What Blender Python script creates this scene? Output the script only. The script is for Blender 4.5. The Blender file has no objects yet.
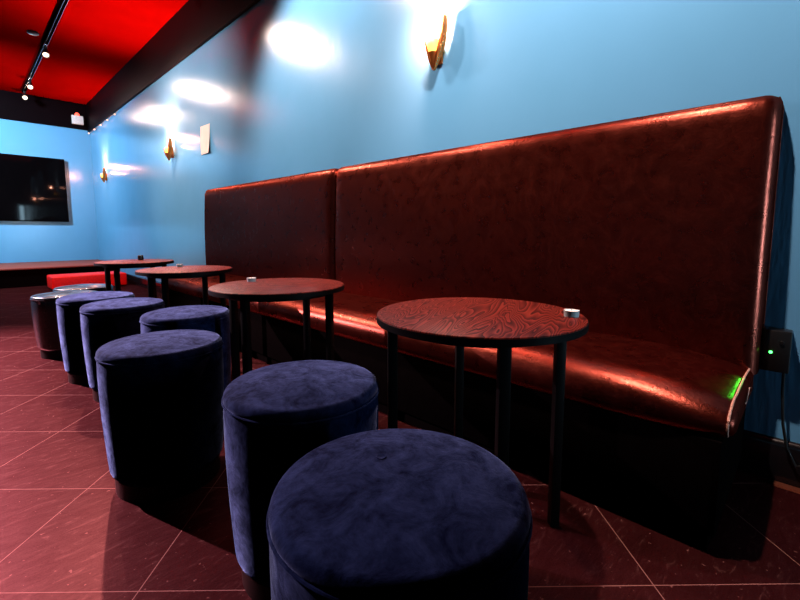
import bpy, bmesh, math, random
from mathutils import Vector, Matrix
random.seed(7)
PI = math.pi
scn = bpy.context.scene
COL = scn.collection

# ------------------------------------------------------------------ materials
def mat(name):
    m = bpy.data.materials.new(name); m.use_nodes = True
    nt = m.node_tree
    b = nt.nodes['Principled BSDF']
    return m, nt, b
def N(nt, t, **kw):
    n = nt.nodes.new(t)
    for k, v in kw.items(): setattr(n, k, v)
    return n
def L(nt, a, b): nt.links.new(a, b)
def math_node(nt, op, a, b=None):
    n = N(nt, 'ShaderNodeMath', operation=op)
    for i, v in enumerate((a, b)):
        if v is None: continue
        if isinstance(v, (int, float)): n.inputs[i].default_value = v
        else: L(nt, v, n.inputs[i])
    return n.outputs[0]
def noise(nt, vec, scale, detail=4, rough=.55, dist=0):
    n = N(nt, 'ShaderNodeTexNoise')
    n.inputs['Scale'].default_value = scale; n.inputs['Detail'].default_value = detail
    n.inputs['Roughness'].default_value = rough; n.inputs['Distortion'].default_value = dist
    if vec is not None: L(nt, vec, n.inputs['Vector'])
    return n.outputs['Fac']
def ramp(nt, fac, stops):
    r = N(nt, 'ShaderNodeValToRGB')
    el = r.color_ramp.elements
    while len(el) < len(stops): el.new(.5)
    for e, (p, c) in zip(el, stops):
        e.position = p; e.color = (*c, 1) if len(c) == 3 else c
    L(nt, fac, r.inputs['Fac'])
    return r.outputs['Color']
def bump(nt, b, h, strength, dist=.01):
    n = N(nt, 'ShaderNodeBump')
    n.inputs['Strength'].default_value = strength; n.inputs['Distance'].default_value = dist
    L(nt, h, n.inputs['Height']); L(nt, n.outputs['Normal'], b.inputs['Normal'])
def objco(nt, scale=None, rot=None):
    tc = N(nt, 'ShaderNodeTexCoord')
    o = tc.outputs['Object']
    if scale or rot:
        mp = N(nt, 'ShaderNodeMapping')
        if scale: mp.inputs['Scale'].default_value = scale
        if rot: mp.inputs['Rotation'].default_value = rot
        L(nt, o, mp.inputs['Vector']); o = mp.outputs['Vector']
    return o
def plain(name, col, rough=.5, metal=0, spec=.5, coat=0, var=.12, nscale=30, bmp=.05):
    m, nt, b = mat(name)
    co = objco(nt)
    f = noise(nt, co, nscale)
    L(nt, ramp(nt, f, [(.3, tuple(c*(1-var) for c in col)), (.7, tuple(min(1, c*(1+var)) for c in col))]), b.inputs['Base Color'])
    b.inputs['Roughness'].default_value = rough; b.inputs['Metallic'].default_value = metal
    b.inputs['Specular IOR Level'].default_value = spec; b.inputs['Coat Weight'].default_value = coat
    if bmp: bump(nt, b, f, bmp, .002)
    return m
def emit(name, col, strength):
    m, nt, b = mat(name)
    b.inputs['Base Color'].default_value = (*col, 1)
    b.inputs['Emission Color'].default_value = (*col, 1); b.inputs['Emission Strength'].default_value = strength
    return m

def wall_paint():
    m, nt, b = mat('blue_gloss_paint')
    co = objco(nt)
    f = noise(nt, co, 1.3, 3)
    L(nt, ramp(nt, f, [(.3, (.13, .42, .76)), (.7, (.15, .46, .84))]), b.inputs['Base Color'])
    b.inputs['Roughness'].default_value = .215
    b.inputs['Specular IOR Level'].default_value = .6
    # roller texture, drawn out a little down the wall
    f2 = noise(nt, objco(nt, (1, 1, .35)), 55, 3)
    f3 = noise(nt, objco(nt, (1, 1, .25)), 5, 2)
    h = math_node(nt, 'ADD', f2, math_node(nt, 'MULTIPLY', f3, 3.0))
    bump(nt, b, h, .10, .006)
    return m
def floor_tiles():
    m, nt, b = mat('dark_floor_tile')
    tc = N(nt, 'ShaderNodeTexCoord'); sep = N(nt, 'ShaderNodeSeparateXYZ'); L(nt, tc.outputs['Object'], sep.inputs[0])
    X, Y = sep.outputs[0], sep.outputs[1]
    s = 2**-.5; T = .392
    a = math_node(nt, 'MULTIPLY', math_node(nt, 'ADD', X, Y), s)
    c = math_node(nt, 'MULTIPLY', math_node(nt, 'SUBTRACT', X, Y), s)
    def line(v, off):
        u = math_node(nt, 'DIVIDE', math_node(nt, 'SUBTRACT', v, off), T)
        fr = math_node(nt, 'FRACT', math_node(nt, 'ADD', u, 100.5))
        d = math_node(nt, 'ABSOLUTE', math_node(nt, 'SUBTRACT', fr, .5))
        return math_node(nt, 'LESS_THAN', d, .0028)
    g = math_node(nt, 'MAXIMUM', line(a, .8905), line(c, .5965))
    co = tc.outputs['Object']
    f = noise(nt, co, 9, 6, .65)
    base = ramp(nt, f, [(.3, (.009, .0009, .0011)), (.7, (.016, .0022, .0025))])
    # scuffs and specks trodden into the tiles
    sc = noise(nt, objco(nt, (1, 3.5, 1), (0, 0, .6)), 14, 5, .7, 1.2)
    scm = ramp(nt, sc, [(.58, (0, 0, 0)), (.68, (1, 1, 1))])
    sp = noise(nt, co, 70, 2, .5)
    spm = ramp(nt, sp, [(.70, (0, 0, 0)), (.73, (1, 1, 1))])
    mk = math_node(nt, 'ADD', math_node(nt, 'MULTIPLY', scm, .22), math_node(nt, 'MULTIPLY', spm, .8))
    mx = N(nt, 'ShaderNodeMix', data_type='RGBA'); L(nt, mk, mx.inputs['Factor']); L(nt, base, mx.inputs['A']); mx.inputs['B'].default_value = (.16, .06, .055, 1)
    mg = N(nt, 'ShaderNodeMix', data_type='RGBA'); L(nt, g, mg.inputs['Factor']); L(nt, mx.outputs['Result'], mg.inputs['A']); mg.inputs['B'].default_value = (.22, .09, .08, 1)
    # matt tile body under a dull reddish wax
    out = nt.nodes['Material Output']
    df = N(nt, 'ShaderNodeBsdfDiffuse'); L(nt, mg.outputs['Result'], df.inputs['Color'])
    gz = N(nt, 'ShaderNodeBsdfGlossy'); gz.inputs['Roughness'].default_value = .42
    L(nt, ramp(nt, math_node(nt, 'ADD', math_node(nt, 'MULTIPLY', sc, .6), math_node(nt, 'MULTIPLY', noise(nt, co, 260, 2), .4)), [(.35, (.030, .008, .009)), (.65, (.060, .018, .019))]), gz.inputs['Color'])
    bp = N(nt, 'ShaderNodeBump'); bp.inputs['Strength'].default_value = .12; bp.inputs['Distance'].default_value = .002
    L(nt, math_node(nt, 'ADD', f, noise(nt, co, 220, 3)), bp.inputs['Height'])
    for q in (df, gz): L(nt, bp.outputs['Normal'], q.inputs['Normal'])
    ad = N(nt, 'ShaderNodeAddShader'); L(nt, df.outputs[0], ad.inputs[0]); L(nt, gz.outputs[0], ad.inputs[1])
    L(nt, ad.outputs[0], out.inputs['Surface']); nt.nodes.remove(b)
    return m
def leather():
    m, nt, b = mat('oxblood_leather')
    co = objco(nt)
    f = noise(nt, co, 4, 6, .6)
    base = ramp(nt, f, [(.3, (.006, .0003, .0003)), (.7, (.011, .0006, .0005))])
    cr = noise(nt, co, 7, 8, .72, 2.2)
    crm = ramp(nt, cr, [(.475, (0, 0, 0)), (.5, (1, 1, 1)), (.525, (0, 0, 0))])
    mx = N(nt, 'ShaderNodeMix', data_type='RGBA'); L(nt, math_node(nt, 'MULTIPLY', crm, .45), mx.inputs['Factor']); L(nt, base, mx.inputs['A']); mx.inputs['B'].default_value = (.045, .006, .004, 1)
    L(nt, mx.outputs['Result'], b.inputs['Base Color'])
    # dull waxed hide: a diffuse body under a warm, non-metallic sheen of its own colour
    out = nt.nodes['Material Output']
    df = N(nt, 'ShaderNodeBsdfDiffuse'); L(nt, mx.outputs['Result'], df.inputs['Color'])
    gz = N(nt, 'ShaderNodeBsdfGlossy'); gz.inputs['Color'].default_value = (.135, .028, .019, 1)
    L(nt, ramp(nt, noise(nt, co, 18, 5), [(.3, (.25,)*3), (.7, (.35,)*3)]), gz.inputs['Roughness'])
    ad = N(nt, 'ShaderNodeAddShader'); L(nt, df.outputs[0], ad.inputs[0]); L(nt, gz.outputs[0], ad.inputs[1])
    L(nt, ad.outputs[0], out.inputs['Surface']); nt.nodes.remove(b)
    h = math_node(nt, 'ADD', noise(nt, co, 130, 3), math_node(nt, 'ADD', math_node(nt, 'MULTIPLY', cr, 1.2), math_node(nt, 'MULTIPLY', noise(nt, co, 9, 2), 2.0)))
    n = N(nt, 'ShaderNodeBump'); n.inputs['Strength'].default_value = .17; n.inputs['Distance'].default_value = .004
    L(nt, h, n.inputs['Height'])
    for q in (df, gz): L(nt, n.outputs['Normal'], q.inputs['Normal'])
    return m
def velvet(name, dark, light, sheen):
    m, nt, b = mat(name)
    co = objco(nt)
    f = noise(nt, co, 17, 8, .7, .7)
    g = noise(nt, co, 90, 3)
    k = math_node(nt, 'ADD', math_node(nt, 'MULTIPLY', f, .8), math_node(nt, 'MULTIPLY', g, .2))
    L(nt, ramp(nt, k, [(.36, dark), (.66, light)]), b.inputs['Base Color'])
    b.inputs['Roughness'].default_value = .85; b.inputs['Specular IOR Level'].default_value = .02
    L(nt, ramp(nt, k, [(.38, (sheen*.25,)*3), (.62, (sheen,)*3)]), b.inputs['Sheen Weight'])
    b.inputs['Sheen Roughness'].default_value = .35; b.inputs['Sheen Tint'].default_value = (.36, .46, .92, 1)
    bump(nt, b, k, .35, .006)
    return m
def wood_top():
    m, nt, b = mat('reddish_oak_veneer')
    co = objco(nt, (1.0, 5.5, 1.0))
    oi = N(nt, 'ShaderNodeObjectInfo')
    of = N(nt, 'ShaderNodeVectorMath', operation='ADD')
    L(nt, co, of.inputs[0])
    cmb = N(nt, 'ShaderNodeCombineXYZ'); L(nt, math_node(nt, 'MULTIPLY', oi.outputs['Random'], 7.0), cmb.inputs[0]); L(nt, cmb.outputs[0], of.inputs[1])
    f = noise(nt, of.outputs[0], 2.2, 2, .45, .5)
    band = math_node(nt, 'FRACT', math_node(nt, 'MULTIPLY', f, 34))
    st = noise(nt, objco(nt, (3, 60, 1)), 9, 3)
    k = math_node(nt, 'ADD', math_node(nt, 'MULTIPLY', band, .75), math_node(nt, 'MULTIPLY', st, .3))
    L(nt, ramp(nt, k, [(.18, (.022, .002, .002)), (.5, (.10, .009, .006)), (.95, (.30, .038, .024))]), b.inputs['Base Color'])
    L(nt, ramp(nt, k, [(.2, (.5,)*3), (.8, (.36,)*3)]), b.inputs['Roughness'])
    b.inputs['Specular IOR Level'].default_value = .12; b.inputs['Specular Tint'].default_value = (1, .4, .3, 1)
    bump(nt, b, k, .10, .002)
    return m

M = dict(
    wall=wall_paint(), floor=floor_tiles(), leather=leather(), wood=wood_top(),
    velvet=velvet('navy_velvet', (.0008, .0024, .022), (.020, .036, .135), .75),
    vinyl=plain('dark_teal_vinyl', (.008, .016, .024), .26, spec=.35, coat=.25, nscale=60, bmp=.15),
    ceiling=plain('red_ceiling_paint', (.42, .0015, .001), .9, spec=0, nscale=2, var=.1),
    soffit=plain('black_gloss_paint', (.003, .001, .002), .6, spec=.05, nscale=6, bmp=.1),
    black=plain('black_lacquer', (.004, .003, .003), .5, spec=.08, nscale=25),
    matte=plain('matt_black_paint', (.003, .002, .002), .9, spec=0),
    skirting=plain('black_skirting_paint', (.006, .006, .008), .18, spec=.6, nscale=12),
    thread=plain('pale_stitching', (.62, .30, .24), .6, nscale=200, var=.4),
    stage_top=plain('stage_carpet', (.30, .085, .065), .75, nscale=120, bmp=.3),
    red=plain('red_upholstery', (.90, .010, .008), .45, nscale=40),
    gold=plain('copper_metal', (.85, .22, .05), .28, metal=.9, nscale=40),
    bead=plain('brass_beading', (.95, .62, .22), .25, metal=1),
    chrome=plain('brushed_steel', (.6, .56, .6), .25, metal=1),
    paper=plain('white_paper', (.85, .80, .80), .7, nscale=20, var=.03),
    ink=plain('grey_print', (.42, .34, .36), .7),
    screen=plain('dark_glass_screen', (.002, .0015, .002), .04, spec=.04, bmp=0),
    plastic=plain('black_plastic', (.006, .006, .007), .4),
    whiteplastic=plain('white_plastic', (.75, .72, .75), .4),
    bronze=plain('copper_coloured_metal', (.55, .17, .10), .3, metal=.85),
    wax=emit('glowing_wax', (1.0, .80, .72), 1.1),
    glass=emit('glowing_amber_glass', (1.0, .62, .10), 2.6),
    lens=emit('lit_lamp_face', (1.0, .74, .55), 3),
    led=emit('green_led', (.05, 1.0, .10), 9),
    tiny=emit('small_lit_bulb', (1.0, .55, .35), 1.5),
    redled=emit('red_indicator', (1.0, .10, .06), 2.0),
)

# ------------------------------------------------------------------ mesh helpers
def obj(name, bm, material, parent=None, loc=None, smooth=True):
    bmesh.ops.recalc_face_normals(bm, faces=bm.faces)
    me = bpy.data.meshes.new(name); bm.to_mesh(me); bm.free()
    if smooth:
        for p in me.polygons: p.use_smooth = True
        me.set_sharp_from_angle(angle=math.radians(38))
    me.materials.append(material)
    o = bpy.data.objects.new(name, me); COL.objects.link(o)
    if parent: o.parent = parent
    if loc: o.location = loc
    return o
def thing(name, label, cat, loc=(0, 0, 0), rz=0, group=None):
    o = bpy.data.objects.new(name, None); COL.objects.link(o)
    o.empty_display_size = .1
    o.location = loc; o.rotation_euler = (0, 0, rz)
    return tag(o, label, cat, group)
def tag(o, label, cat, group=None):
    o['label'] = label; o['category'] = cat
    if group: o['group'] = group
    return o
def struct(o): o['kind'] = 'structure'; return o
def box(lo, hi, bev=0, seg=3, bm=None):
    out = bm if bm is not None else bmesh.new()
    t = bmesh.new()
    bmesh.ops.create_cube(t, size=1)
    for v in t.verts:
        for i in range(3): v.co[i] = (lo[i]+hi[i])/2 + v.co[i]*(hi[i]-lo[i])
    if bev: bmesh.ops.bevel(t, geom=t.edges[:], offset=bev, segments=seg, profile=.5, affect='EDGES')
    return merge(out, t)
def merge(out, t):
    me = bpy.data.meshes.new('tmp'); t.to_mesh(me); t.free(); out.from_mesh(me); bpy.data.meshes.remove(me); return out
def lathe(prof, n=64, arc=(0, 2*PI), bm=None):
    bm = bm if bm is not None else bmesh.new()
    full = abs(arc[1]-arc[0]-2*PI) < 1e-6
    rings = []
    for r, z in prof:
        if r < 1e-6: rings.append([bm.verts.new((0, 0, z))]); continue
        cnt = n if full else n+1
        rings.append([bm.verts.new((r*math.cos(arc[0]+(arc[1]-arc[0])*i/n), r*math.sin(arc[0]+(arc[1]-arc[0])*i/n), z)) for i in range(cnt)])
    for A, B in zip(rings, rings[1:]):
        m = n if full else n
        for i in range(m):
            j = (i+1) % n if full else i+1
            if len(A) == 1 and len(B) == 1: continue
            if len(A) == 1: bm.faces.new((A[0], B[i], B[j]))
            elif len(B) == 1: bm.faces.new((A[i], A[j], B[0]))
            else: bm.faces.new((A[i], A[j], B[j], B[i]))
    return bm
def tube(pts, r, n=8, bm=None, closed=False):
    bm = bm if bm is not None else bmesh.new()
    pts = [Vector(p) for p in pts]
    rad = r if isinstance(r, (list, tuple)) else [r]*len(pts)
    rings = []
    for i, p in enumerate(pts):
        a = pts[i-1] if (i > 0 or closed) else p; c = pts[(i+1) % len(pts)] if (i < len(pts)-1 or closed) else p
        t = (c-a).normalized()
        ref = Vector((0, 0, 1)) if abs(t.z) < .9 else Vector((1, 0, 0))
        u = t.cross(ref).normalized(); v = t.cross(u)
        rings.append([bm.verts.new(p+(u*math.cos(2*PI*k/n)+v*math.sin(2*PI*k/n))*rad[i]) for k in range(n)])
    pairs = list(zip(rings, rings[1:])) + ([(rings[-1], rings[0])] if closed else [])
    for A, B in pairs:
        for k in range(n): bm.faces.new((A[k], A[(k+1) % n], B[(k+1) % n], B[k]))
    if not closed: bm.faces.new(rings[0]); bm.faces.new(rings[-1])
    return bm
def loft(sections, cap=True, bm=None):
    bm = bm if bm is not None else bmesh.new()
    R = [[bm.verts.new(p) for p in s] for s in sections]
    n = len(R[0])
    for A, B in zip(R, R[1:]):
        for k in range(n): bm.faces.new((A[k], A[(k+1) % n], B[(k+1) % n], B[k]))
    if cap: bm.faces.new(R[0]); bm.faces.new(R[-1])
    return bm
def arc_pts(cx, cy, r, a0, a1, n): return [(cx+r*math.cos(a0+(a1-a0)*i/n), cy+r*math.sin(a0+(a1-a0)*i/n)) for i in range(n+1)]

# ------------------------------------------------------------------ the room
W = 1.808; YF = 9.81; XL = -3.2; YB = -2.6; CZ = 3.13; SZ = 2.645
T = .12
struct(obj('floor', box((XL-T, YB-T, -.1), (W+T, YF+T, 0)), M['floor'], smooth=False))
struct(obj('ceiling', box((XL-T, YB-T, CZ), (W+T, YF+T, CZ+.1)), M['ceiling'], smooth=False))
struct(obj('wall_right', box((W, YB-T, 0), (W+T, YF+T, CZ)), M['wall'], smooth=False))
struct(obj('wall_far', box((XL-T, YF, 0), (W, YF+T, CZ)), M['wall'], smooth=False))
struct(obj('wall_left', box((XL-T, YB-T, 0), (XL, YF, CZ)), M['wall'], smooth=False))
struct(obj('wall_back', box((XL, YB-T, 0), (W, YB, CZ)), M['wall'], smooth=False))
struct(obj('trim_1', box((W-.03, YB, SZ), (W, YF, CZ), .003, 2), M['soffit']))
struct(obj('trim_2', box((XL, YF-.03, SZ+.025), (W-.03, YF, CZ), .003, 2), M['soffit']))
def skirt(name, y0, y1):
    pr = [(W, 0), (W-.016, 0), (W-.016, .120), (W-.013, .130), (W-.006, .137), (W, .140)]
    return struct(obj(name, loft([[(x, y, z) for x, z in pr] for y in (y0, y1)]), M['skirting']))
skirt('baseboard_right', YB, 8.2)

# stage across the far end
st = thing('stage_platform', 'low black-fronted stage with a reddish top running along the far wall under the television', 'stage', (-.7, 9.0, 0))
obj('front_panel', box((-2.5, -.735, 0), (2.49, .80, .255), 0), M['matte'], st, smooth=False)
obj('stage_top', box((-2.5, -.76, .255), (2.49, .80, .28), .006, 2), M['stage_top'], st)

# red step in front of the stage
rb = thing('step_box', 'bright red upholstered low box standing on the floor in front of the stage', 'step', (1.24, 7.6, 0))
obj('padded_body', box((-.43, -.25, .012), (.45, .25, .195), .02, 4), M['red'], rb)
for sx in (-1, 1):
    for sy in (-1, 1):
        obj('foot', lathe([(0, 0), (.02, 0), (.02, .014), (0, .014)], 16), M['black'], rb, (sx*.38, sy*.2, 0))

# television
tv = thing('television', 'large black flat television hanging on the pale blue far wall', 'television', (.405, YF, 1.541))
obj('housing', box((-.984, -.075, -.554), (.984, -.03, .554), .006, 2), M['matte'], tv)
obj('screen', box((-.972, -.079, -.538), (.972, -.074, .542)), M['screen'], tv, smooth=False)
obj('wall_mount', box((-.3, -.03, -.25), (.3, 0, .25)), M['matte'], tv)

# ------------------------------------------------------------------ banquette
bq = thing('banquette', 'long dark red leather banquette with two tall back panels along the blue wall', 'bench', (W, 2.245, 0))
YC = 2.245
def panel(y0, y1):
    """padded back panel: rounded box bellied slightly outward, front face leaning back a touch"""
    ny, nz = 40, 24
    z0, z1, d = .36, 1.225, .095
    secs = []
    def prof(t):   # closed section in x (towards room negative) and z, inset t at the ends
        pts = []
        R = .045
        xf = -d + t
        zt = z1 - t*.6
        pts.append((-.006, z0)); 
        for i in range(nz+1):
            z = z0 + (zt-R-z0)*i/nz
            lean = -.022*(1-(z-z0)/(z1-z0))
            belly = -.010*math.sin(PI*min(1, max(0, (z-z0)/(z1-z0))))
            pts.append((xf+lean+belly*(1 if t < .02 else .3), z))
        for i in range(1, 9):
            a = PI - (PI/2)*i/8
            pts.append((xf+R+R*math.cos(a), zt-R+R*math.sin(a)))
        pts.append((-.006, zt))
        return pts
    ins = [(0, .038), (.004, .024), (.012, .012), (.024, .004), (.04, 0)]
    ys = [(y0+a, t) for a, t in ins] + [(y0+.04+(y1-y0-.08)*i/ny, 0) for i in range(1, ny)] + [(y1-a, t) for a, t in reversed(ins)]
    for y, t in ys:
        secs.append([(x, y-YC, z) for x, z in prof(t)])
    return loft(secs)
for y0, y1 in ((.100, 2.258), (2.266, 4.39)):
    p = obj('back_panel', panel(y0, y1), M['leather'], bq)
    zz = [.37+.82*i/20 for i in range(21)]
    obj('piping', tube([(-.018, y0-YC-.0005, z) for z in zz]+[(-.018, y0-YC+.003, 1.205), (-.018, y0-YC+.01, 1.2225)], .0028, 6), M['leather'], p)
# seat cushion: a profile swept along the wall with rounded, bellied ends
def seat_bm(y0, y1):
    def prof(k):   # k = 1 full section, smaller towards the ends
        xf, xb, zt, zb = -.570, -.095, .424, .300
        pts = [(xb, zb), (xb, zt-.006)]
        for i in range(1, 8):
            x = xb + (xf+.105-xb)*i/8
            pts.append((x, zt-.006+.010*math.sin(PI*i/8)))
        pts += [(x, z) for x, z in [(xf+.105+.105*math.cos(a), zt-.078+.078*math.sin(a)) for a in [PI/2+PI/2*i/10 for i in range(11)]]]
        pts += [(x, z) for x, z in arc_pts(xf+.04, zb+.03, .04, PI, PI*1.45, 6)]
        cx, cz = -.30, .35
        return [(cx+(x-cx)*(1-(1-k)*.35), cz+(z-cz)*k) for x, z in pts]
    ks = [(0, .60), (.004, .69), (.012, .77), (.028, .84), (.06, .905), (.11, .95), (.18, .98), (.28, 1)]
    ys = [(y0+a, k) for a, k in ks] + [(y0+.28+(y1-y0-.56)*i/50, 1) for i in range(1, 50)] + [(y1-a, k) for a, k in reversed(ks)]
    drop = lambda y: .028*max(0, 1-min(y-y0, y1-y)/.36)**2
    return loft([[(x, y-YC, z-drop(y)*max(0, min(1, (z-.32)/.08))) for x, z in prof(k)] for y, k in ys]), (lambda k, y: [(x, z-drop(y)*max(0, min(1, (z-.32)/.08))) for x, z in prof(k)])
sb, sprof = seat_bm(.105, 4.26)
seat = obj('seat_cushion', sb, M['leather'], bq)
pp = sprof(.79, .118)[1:-2]
pw = obj('end_piping', tube([(x, .118-YC, z+.002) for x, z in pp], .0028, 6), M['thread'], seat)
pw['label'] = 'pale stitched piping round the seat end'
obj('end_stitching', tube([(-.30+.12*i/6, .1035-YC, .352+.012*math.sin(i*.9)) for i in range(-3, 4)], .0018, 6), M['thread'], seat)
obj('base', box((-.560, .125-YC, .05), (-.0175, 4.24-YC, .300), .004, 2), M['matte'], bq)
obj('toe_kick', box((-.545, .14-YC, 0), (-.0175, 4.22-YC, .05)), M['matte'], bq, smooth=False)

# ------------------------------------------------------------------ stools
def stool_proto(name, fabric, label, crisp):
    t = thing(name, label, 'stool', group='drum stools in front of the tables')
    r, h = (.18, .40) if crisp else (.178, .458)
    e = .010 if crisp else .018
    side = [(0, .05), (r*.80, .05)] + [(r*.93-.03+.03*math.sin(a), .08-.03*math.cos(a)) for a in [PI/2*i/6 for i in range(0, 7)]]
    for i in range(1, 13):
        u = i/12; z = .08 + (h-e-.012-.08)*u
        side.append((r*(.93+.07*math.sin(PI/2*min(1, u*1.15))) - (0.0 if u < .97 else .001), z))
    side += [(r-.006, h-e-.008), (0, h-e-.008)]
    obj('body', lathe(side, 72), fabric, t)
    top = [(0, h-e-.010), (r-.004, h-e-.010), (r-.0005, h-e-.004)]
    top += [(r-e+e*math.cos(a), h-e+e*math.sin(a)-.000) for a in [PI/2*i/8 for i in range(0, 9)]]
    for i in range(1, 12):
        u = i/12; top.append(((r-e)*(1-u), h+.014*(1-(1-u)**2)**.8))
    top.append((0, h+.014))
    obj('seat_pad', lathe(top, 72), fabric, t)
    obj('seam_piping', tube([((r+.0002)*math.cos(2*PI*i/72), (r+.0002)*math.sin(2*PI*i/72), h-e-.007) for i in range(72)], .0025, 6, closed=True), fabric, t)
    obj('plinth', lathe([(0, 0), (r*.86, 0), (r*.86, .052), (0, .052)], 48), M['black'], t)
    return t
def dup(root, loc, label, rz=0):
    r = root.copy(); COL.objects.link(r); r.location = loc; r.rotation_euler = (0, 0, rz); r['label'] = label
    for ch in list(root.children):
        c = ch.copy(); COL.objects.link(c); c.parent = r
        for g in list(ch.children):
            d = g.copy(); COL.objects.link(d); d.parent = c
    return r
S0 = stool_proto('round_stool', M['velvet'], 'navy velvet drum stool nearest the viewer, cut off by the bottom of the photo', False)
S0.location = (.406, .396, 0)
pit = obj('pinch_mark', lathe([(0, -.002), (.009, -.002), (.007, .0008), (.003, .0002), (0, -.0004)], 20), M['velvet'], S0, (.012, .05, .4712))
for (x, y), lab, rz in [
    ((.541, .847), 'second nearest navy velvet drum stool, behind and left of the biggest one', 1.3),
    ((.429, 1.488), 'navy velvet drum stool standing alone in the aisle, whole left side in view', 2.4),
    ((.672, 1.972), 'navy stool with purplish top, tucked beside the second table, just behind the aisle stool', 3.3),
    ((.541, 2.445), 'dark navy stool overlapping the front of a lighter blue one beside the third table', 4.1),
    ((.500, 2.834), 'blue velvet stool with bright left side, wedged between a dark stool and the pale-topped one', 5.0)]:
    dup(S0, (x, y, 0), lab, rz)
# the copies carry no pinch mark
for o in list(bpy.data.objects):
    if o.name.startswith('pinch_mark.'): bpy.data.objects.remove(o)
S1 = stool_proto('round_stool', M['vinyl'], 'leftmost stool, crisp-edged and dark with a white gleaming top', True)
S1.location = (.456, 3.531, 0)
obj('badge', lathe([(0, 0), (.010, 0), (.010, .003), (0, .003)], 20), M['chrome'], S1, (-.1466, -.1040, .367)).rotation_euler = (PI/2, 0, math.radians(-54.7))
dup(S1, (.615, 3.908, 0), 'farthest stool, only its pale grey-green top showing before the red box', .8)

# ------------------------------------------------------------------ tables
def table(x, y, r, ang, legk, label, rz):
    h = .60
    t = thing('cocktail_table', label, 'table', (x, y, 0), rz, 'round cocktail tables along the banquette')
    th = .016
    obj('tabletop', lathe([(0, h-th), (r-.003, h-th), (r, h-th+.003)] + [(r-.003+.003*math.cos(a), h-.003+.003*math.sin(a)) for a in (0, PI/4, PI/2)] + [(0, h)], 96), M['wood'], t)
    e = obj('edge_band', lathe([(r-.004, h-th-.003), (r+.0015, h-th-.003), (r+.0015, h-.0035), (r-.004, h-.0035)], 96), M['black'], t)
    obj('apron_ring', lathe([(r*.80, h-th-.004), (r*.80, h-th-.02), (r*.74, h-th-.02), (r*.74, h-th-.004)], 64), M['black'], t)
    for i in range(4):
        a = math.radians(ang)+i*PI/2 - rz
        c = .85*r
        lb = bmesh.new()
        box((-.0125, -.0125, 0), (.0125, .0125, h-th), .002, 2, lb)
        l = obj('leg', lb, M['black'], t, (c*math.cos(a), c*math.sin(a), 0)); l.rotation_euler = (0, 0, a)
    return t
table(.923, .614, .2625, 48, 1, 'nearest round cocktail table, its swirling reddish wood grain clear to see', .35)
table(.865, 1.511, .2555, 28, 1, 'second round cocktail table from the viewer, below the seam between the back panels', -.5)
table(.876, 2.547, .245, 42, 1, 'third round cocktail table from the viewer, just before the farthest one', .9)
table(.853, 3.462, .2415, 44, 1, 'farthest round cocktail table, seen against the baseboard and stage', .2)
def tealight(x, y, label):
    t = thing('tealight_candle', label, 'candle', (x, y, .60), 0, 'tealights on the cocktail tables')
    obj('cup', lathe([(0, 0), (.0175, 0), (.0185, .016), (.0175, .016), (.017, .003), (0, .003)], 28), M['whiteplastic'], t)
    obj('wax', lathe([(0, .003), (.0165, .003), (.0165, .0145), (.006, .0135), (0, .0135)], 28), M['wax'], t)
    obj('wick', tube([(0, 0, .0135), (.0006, 0, .0175), (.002, .001, .020)], .0007, 6), M['black'], t)
tealight(1.043, .420, 'white tealight on the rim of the nearest table')
tealight(.841, 1.692, 'white tealight on the far edge of the second table')
tealight(.899, 2.713, 'white tealight on the far edge of the third table')
tl = thing('candle_jar', 'tiny dark jar on the farthest table, dark against the blue wall', 'candle holder', (.914, 3.565, .60))
obj('jar', lathe([(0, 0), (.018, 0), (.02, .01), (.018, .034), (.015, .036), (.014, .006), (0, .006)], 24), M['plastic'], tl)

# ------------------------------------------------------------------ wall things
# sconces: wall plate, half cone cup, glass bowl and a tall beaded horn on the near side
def sconce_proto(label):
    t = thing('wall_sconce', label, 'wall lamp', group='copper wall sconces on the blue wall')
    X0 = -.047
    c = obj('cup', lathe([(0, -.122), (.006, -.120), (.013, -.100), (.023, -.070), (.031, -.042), (.028, -.042), (.018, -.070), (0, -.095)], 32), M['gold'], t, (X0, 0, 0))
    # thin rib up the front of the bowl
    obj('front_rib', tube([(X0-.004, .004, -.110), (X0-.022, .008, -.070), (X0-.032, .012, -.040), (X0-.040, .015, -.012), (X0-.044, .017, .012)], [.005, .0075, .006, .0042, .0015], 8), M['gold'], t)
    obj('glass_bowl', lathe([(0, -.075), (.018, -.066), (.030, -.040), (.036, -.012), (.035, .010), (.028, .024), (.014, .030), (0, .031)], 32), M['glass'], t, (X0, 0, 0))
    # horn: a curved blade on the near side, from the tip up past the bowl
    def hp(u): return (X0+.004, -.001-.052*math.sin(min(1, u*1.25)*PI/2)-.020*u, -.124+.243*u)
    secs = []
    for i in range(29):
        u = i/28
        x, y, z = hp(u)
        w = .010+.034*math.sin(PI*min(1, .06+u*.80)); th = .0065 if u < .62 else .0045
        secs.append([(x-w/2, y-th, z), (x+w/2, y-th, z), (x+w/2, y+th, z), (x-w/2, y+th, z)])
    hn = obj('horn', loft(secs), M['gold'], t)
    for i in range(11):
        u = .05+.055*i
        x, y, z = hp(u)
        bb = bmesh.new(); bmesh.ops.create_uvsphere(bb, u_segments=10, v_segments=6, radius=.0048)
        obj('bead', bb, M['bead'], hn, (x-.004, y-.008, z))
    obj('bracket', tube([(-.006, 0, -.06), (-.022, 0, -.075), (X0, 0, -.085)], .006, 8), M['gold'], t)
    obj('wall_plate', box((-.014, -.030, -.09), (-.0005, .030, .03), .004, 2), M['gold'], t)
    bb = bmesh.new(); bmesh.ops.create_uvsphere(bb, u_segments=12, v_segments=8, radius=.013)
    obj('bulb', bb, M['lens'], t, (-.047, .0, .005))
    return t
SC = sconce_proto('nearest wall sconce, glowing high above the right back panel')
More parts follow.
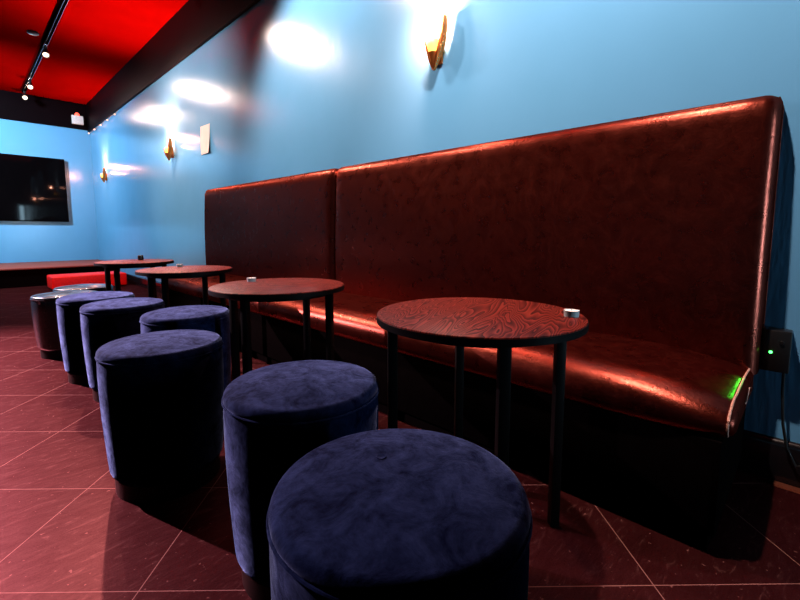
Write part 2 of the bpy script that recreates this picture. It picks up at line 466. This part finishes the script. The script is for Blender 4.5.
SC.location = (W, 1.475, 1.763)
dup(SC, (W, 5.49, 1.763), 'middle wall sconce, glowing to the left of the pinned paper sheet')
dup(SC, (W, 8.74, 1.763), 'farthest wall sconce, glowing near the room corner')

pg = thing('paper_notice', 'white paper notice taped to the blue wall beside the middle sconce', 'notice', (W, 4.523, 1.74))
def sheet():
    bm = bmesh.new(); nx, nz = 10, 14
    g = []
    for k in range(2):
        g.append([[bm.verts.new((-.022*(1-j/nz)**3*(1-i/nx)**1 - k*.0012 - .004*math.sin(j/nz*PI), -.118+.236*i/nx + .012*(.5-j/nz), -.142+.284*j/nz + .006*(i/nx-.5))) for j in range(nz+1)] for i in range(nx+1)])
    for k in range(2):
        for i in range(nx):
            for j in range(nz): bm.faces.new((g[k][i][j], g[k][i+1][j], g[k][i+1][j+1], g[k][i][j+1]))
    edge = [(i, 0) for i in range(nx)] + [(nx, j) for j in range(nz)] + [(i, nz) for i in range(nx, 0, -1)] + [(0, j) for j in range(nz, 0, -1)]
    for a, b2 in zip(edge, edge[1:]+edge[:1]):
        bm.faces.new((g[0][a[0]][a[1]], g[0][b2[0]][b2[1]], g[1][b2[0]][b2[1]], g[1][a[0]][a[1]]))
    return bm
obj('sheet', sheet(), M['paper'], pg)

# black control box with green light beside the bench end
cb = thing('control_box', 'black box with a green indicator light on the wall past the bench end', 'control box', (W, .068, .436))
obj('housing', box((-.055, -.040, -.066), (0, .030, .066), .004, 2), M['plastic'], cb)
obj('indicator_light', lathe([(0, 0), (.0045, 0), (.0035, .003), (0, .004)], 16), M['led'], cb, (-.055, .006, -.004)).rotation_euler = (0, -PI/2, 0)
obj('push_button', lathe([(0, 0), (.006, 0), (.005, .004), (0, .004)], 16), M['plastic'], cb, (-.055, -.018, .03)).rotation_euler = (0, -PI/2, 0)
cd = obj('power_cable', tube([(W-.024, .04, .3695), (W-.026, .038, .30), (W-.028, .03, .2), (W-.028, .015, .12), (W-.030, -.01, .075), (W-.030, -.03, .085), (W-.028, -.042, .11), (W-.028, -.05, .07), (W-.03, -.07, .02), (W-.03, -.12, .0045), (W-.03, -.30, .0045)], .004, 8), M['plastic'])
tag(cd, 'thin black cable hanging from the control box down the baseboard', 'cable')

# ridged strip on the floor along the baseboard
gs = thing('threshold_strip', 'copper coloured ridged metal strip on the floor along the baseboard at bottom right', 'floor strip', (W-.040, -.40, 0))
b = box((-.016, -.44, 0), (.020, .44, .0035), .001, 1)
obj('plate', b, M['bronze'], gs)
b = bmesh.new()
for i in range(88): box((-.013, -.435+i*.01, .003), (.013, -.431+i*.01, .0065), 0, 1, b)
obj('ribs', b, M['bronze'], gs, smooth=False)

# ------------------------------------------------------------------ ceiling things
tr = thing('track_rail', 'black ceiling lighting track with thin shiny edges running towards the stage', 'lighting track', (.90, 3.2, CZ))
for y0, y1 in ((-4.2, 3.74), (3.82, 5.38), (5.46, 6.38)):
    s = obj('rail', box((-.024, y0, -.034), (.024, y1, 0), .002, 2), M['matte'], tr)
    for x in (-.010, .020): obj('rail_edge', box((x-.0015, y0, -.0365), (x+.0015, y1, -.033)), M['chrome'], s, smooth=False)
for y in (3.78, 5.42):
    obj('rail_joint', box((-.018, y-.045, -.044), (.018, y+.045, -.002), .006, 2), M['chrome'], tr)
jb = obj('junction_box', lathe([(0, 0), (.055, 0), (.055, -.018), (.045, -.025), (0, -.025)], 32), M['plastic'])
jb.location = (.764, 6.73, CZ); tag(jb, 'small dark round fitting on the red ceiling beside the lighting track', 'ceiling fitting')

WARM = (1.0, .72, .60)
def spot_lamp(x, y, target, power, label, cone=75, blend=.6, col=WARM, size=.03, lens=True):
    """track head: adapter, yoke, barrel, lit face; plus the light it throws"""
    z = CZ-.115
    t = thing('track_spotlight', label, 'spotlight', (x, y, CZ-.034), 0, 'spotlights on the ceiling track')
    d = (Vector(target)-Vector((x, y, z))).normalized()
    q = d.to_track_quat('-Z', 'Y')
    c = Vector((0, 0, z-(CZ-.034)))
    obj('adapter', box((-.017, -.04, -.022), (.017, .04, 0), .003, 2), M['plastic'], t)
    obj('stem', tube([(0, 0, -.02), (0, 0, c.z+.02)], .007, 10), M['plastic'], t)
    br = lathe([(0, .065), (.026, .065), (.034, .055), (.036, -.045), (.033, -.045), (.032, -.018), (0, -.018)], 32)
    o = obj('barrel', br, M['plastic'], t, c); o.rotation_euler = q.to_euler()
    f = obj('lamp_face', lathe([(0, -.027), (.031, -.027), (.031, -.020), (0, -.020)], 32), M['lens'], t, c); f.rotation_euler = q.to_euler()
    ld = bpy.data.lights.new('spot_beam', 'SPOT'); ld.energy = power; ld.spot_size = math.radians(cone); ld.spot_blend = blend
    ld.color = col; ld.shadow_soft_size = size
    lo = bpy.data.objects.new('spot_beam', ld); COL.objects.link(lo)
    lo.location = Vector((x, y, z)) + d*.075; lo.rotation_euler = q.to_euler()
    return t
# three in view, others of the same track out of the frame, the last one added
spot_lamp(.905, 7.04, (.60, 4.0, .4), 70, 'nearest of the three lit track spotlights on the red ceiling', 95)
spot_lamp(.905, 8.75, (.5, 5.0, .4), 16, 'middle one of the three lit track spotlights, at the second rail joint', 95)
spot_lamp(.905, 9.50, (.4, 5.0, .4), 14, 'lit track spotlight closest to the black beam above the stage', 95)
spot_lamp(.90, 4.49, (.25, 1.4, .4), 420, 'track spotlight above the farthest table, out of the picture', 97, .8)
spot_lamp(.90, 2.60, (1.80, 2.4, 1.6), 165, 'track spotlight above the second table, out of the picture', 94, .6)
spot_lamp(.90, .60, (1.80, .55, 1.65), 300, 'track spotlight above the nearest table, out of the picture', 94, .6)
spot_lamp(-1.5, 6.40, (-.55, 3.4, 0), 6800, 'track spotlight over the open floor on the left, out of the picture', 50, .9, (1.0, .68, .80))

spot_lamp(-1.5, 4.60, (1.80, 5.2, 1.95), 620, 'added spotlight brightening the paper notice on the blue wall, out of the picture', 60, .9)  # added lamp off the track, brightens the notice and the wall round it

def pt(name, loc, energy, col, size=.02):
    ld = bpy.data.lights.new(name, 'POINT'); ld.energy = energy; ld.color = col; ld.shadow_soft_size = size
    o = bpy.data.objects.new(name, ld); COL.objects.link(o); o.location = loc; return o
for y, e in ((1.475, 24), (5.49, 22), (8.74, 16)):
    pt('sconce_glow', (W-(.085 if y < 2 else .13), y+.005, 1.86+(0 if y < 2 else .06)), e, (1.0, .40, .26), .015)

for y, e in ((1.475, 260), (5.49, 130), (8.74, 60)):   # each sconce throws its light up the wall to the ceiling
    ld = bpy.data.lights.new('sconce_uplight', 'SPOT'); ld.energy = e; ld.color = (1.0, .44, .30); ld.shadow_soft_size = .02
    ld.spot_size = math.radians(105); ld.spot_blend = .7
    o = bpy.data.objects.new('sconce_uplight', ld); COL.objects.link(o); o.location = (W-.085, y, 1.84)
    o.rotation_euler = Vector((-.14, 0, 1)).to_track_quat('-Z', 'Y').to_euler()

def area(name, loc, target, sx, sy, energy, col):
    ld = bpy.data.lights.new(name, 'AREA'); ld.shape = 'RECTANGLE'; ld.size = sx; ld.size_y = sy; ld.energy = energy; ld.color = col
    o = bpy.data.objects.new(name, ld); COL.objects.link(o); o.location = loc
    o.rotation_euler = (Vector(target)-Vector(loc)).to_track_quat('-Z', 'Y').to_euler(); return o
# thin daylight from a door ajar behind the viewer, raking along the wall
area('doorway_daylight', (W-.10, YB+.05, 1.0), (W-.12, 3, .9), .12, 1.6, 5, (.50, .80, 1.0)).data.spread = math.radians(50)
# cool wash thrown on the far wall
area('stage_wash', (-.6, 7.6, 3.0), (.4, 9.8, 1.2), .3, .3, 170, (.70, .88, 1.0))
def beam(name, loc, target, energy, col, cone, blend, size=.01):
    ld = bpy.data.lights.new(name, 'SPOT'); ld.energy = energy; ld.color = col; ld.spot_size = math.radians(cone); ld.spot_blend = blend; ld.shadow_soft_size = size
    o = bpy.data.objects.new(name, ld); COL.objects.link(o); o.location = loc
    o.rotation_euler = (Vector(target)-Vector(loc)).to_track_quat('-Z', 'Y').to_euler(); return o
# light leaking sideways from the two far sconces
for y, e in ((5.49, 5), (8.74, 5)):
    beam('sconce_side_glow', (W-.075, y-.085, 1.80), (W-.03, y-1.3, 1.78), e, (1.0, .45, .22), 36, .9, .012)
# added red lamp brightening the step, and the green indicator catching the seat end
beam('added_red_lamp', (-.6, 4.4, 2.9), (1.1, 7.4, .1), 420, (1.0, .05, .04), 34, .6, .05)
beam('green_indicator_beam', (W-.062, .074, .436), (1.43, .150, .402), 5, (.02, 1.0, .06), 15, .4, .003)

# beam-corner odds and ends
em = thing('emergency_light', 'small white box with a red glow on the black beam by the far corner', 'emergency light', (1.63, YF-.03, 2.83))
obj('housing', box((-.085, -.06, -.085), (.085, -.008, .065), .006, 2), M['whiteplastic'], em)
obj('bracket', box((-.03, -.008, -.03), (.03, .03, .03)), M['plastic'], em)
bb = bmesh.new(); bmesh.ops.create_uvsphere(bb, u_segments=14, v_segments=8, radius=.035)
obj('indicator', bb, M['redled'], em, (.0, -.035, .085))
gl = thing('string_light', 'short string of tiny lights tacked along the beam at the far wall corner', 'string lights', (W-.02, 8.9, SZ))
pts = [(-.004, -1.25+2.1*i/40, -.022-.022*abs(math.sin(i*PI/8))) for i in range(41)]
obj('cord', tube(pts, .004, 6), M['gold'], gl)
for i in range(3, 41, 9):
    bb = bmesh.new(); bmesh.ops.create_uvsphere(bb, u_segments=10, v_segments=6, radius=.013)
    obj('bulb', bb, M['tiny'], gl, Vector(pts[i])+Vector((-.008, 0, -.012)))

# ------------------------------------------------------------------ world, camera, colour
w = bpy.data.worlds.new('World'); scn.world = w; w.use_nodes = True
w.node_tree.nodes['Background'].inputs[0].default_value = (0, 0, 0, 1)
cam = bpy.data.cameras.new('Camera'); co = bpy.data.objects.new('Camera', cam); COL.objects.link(co)
cam.sensor_fit = 'HORIZONTAL'; cam.sensor_width = 36; cam.lens = 425/800*36
cam.shift_y = -(300-276)/800; cam.clip_start = .02
yaw, pitch = math.radians(45.8), math.radians(5.977)
fw = Vector((math.sin(yaw)*math.cos(pitch), math.cos(yaw)*math.cos(pitch), -math.sin(pitch)))
co.location = (0, 0, .81); co.rotation_euler = fw.to_track_quat('-Z', 'Y').to_euler()
scn.camera = co
scn.view_settings.view_transform = 'Standard'; scn.view_settings.look = 'None'
scn.view_settings.gamma = 1; scn.view_settings.use_curve_mapping = False
scn.view_settings.exposure = 0
scn.cycles.use_denoising = True
scn.cycles.diffuse_bounces = 0
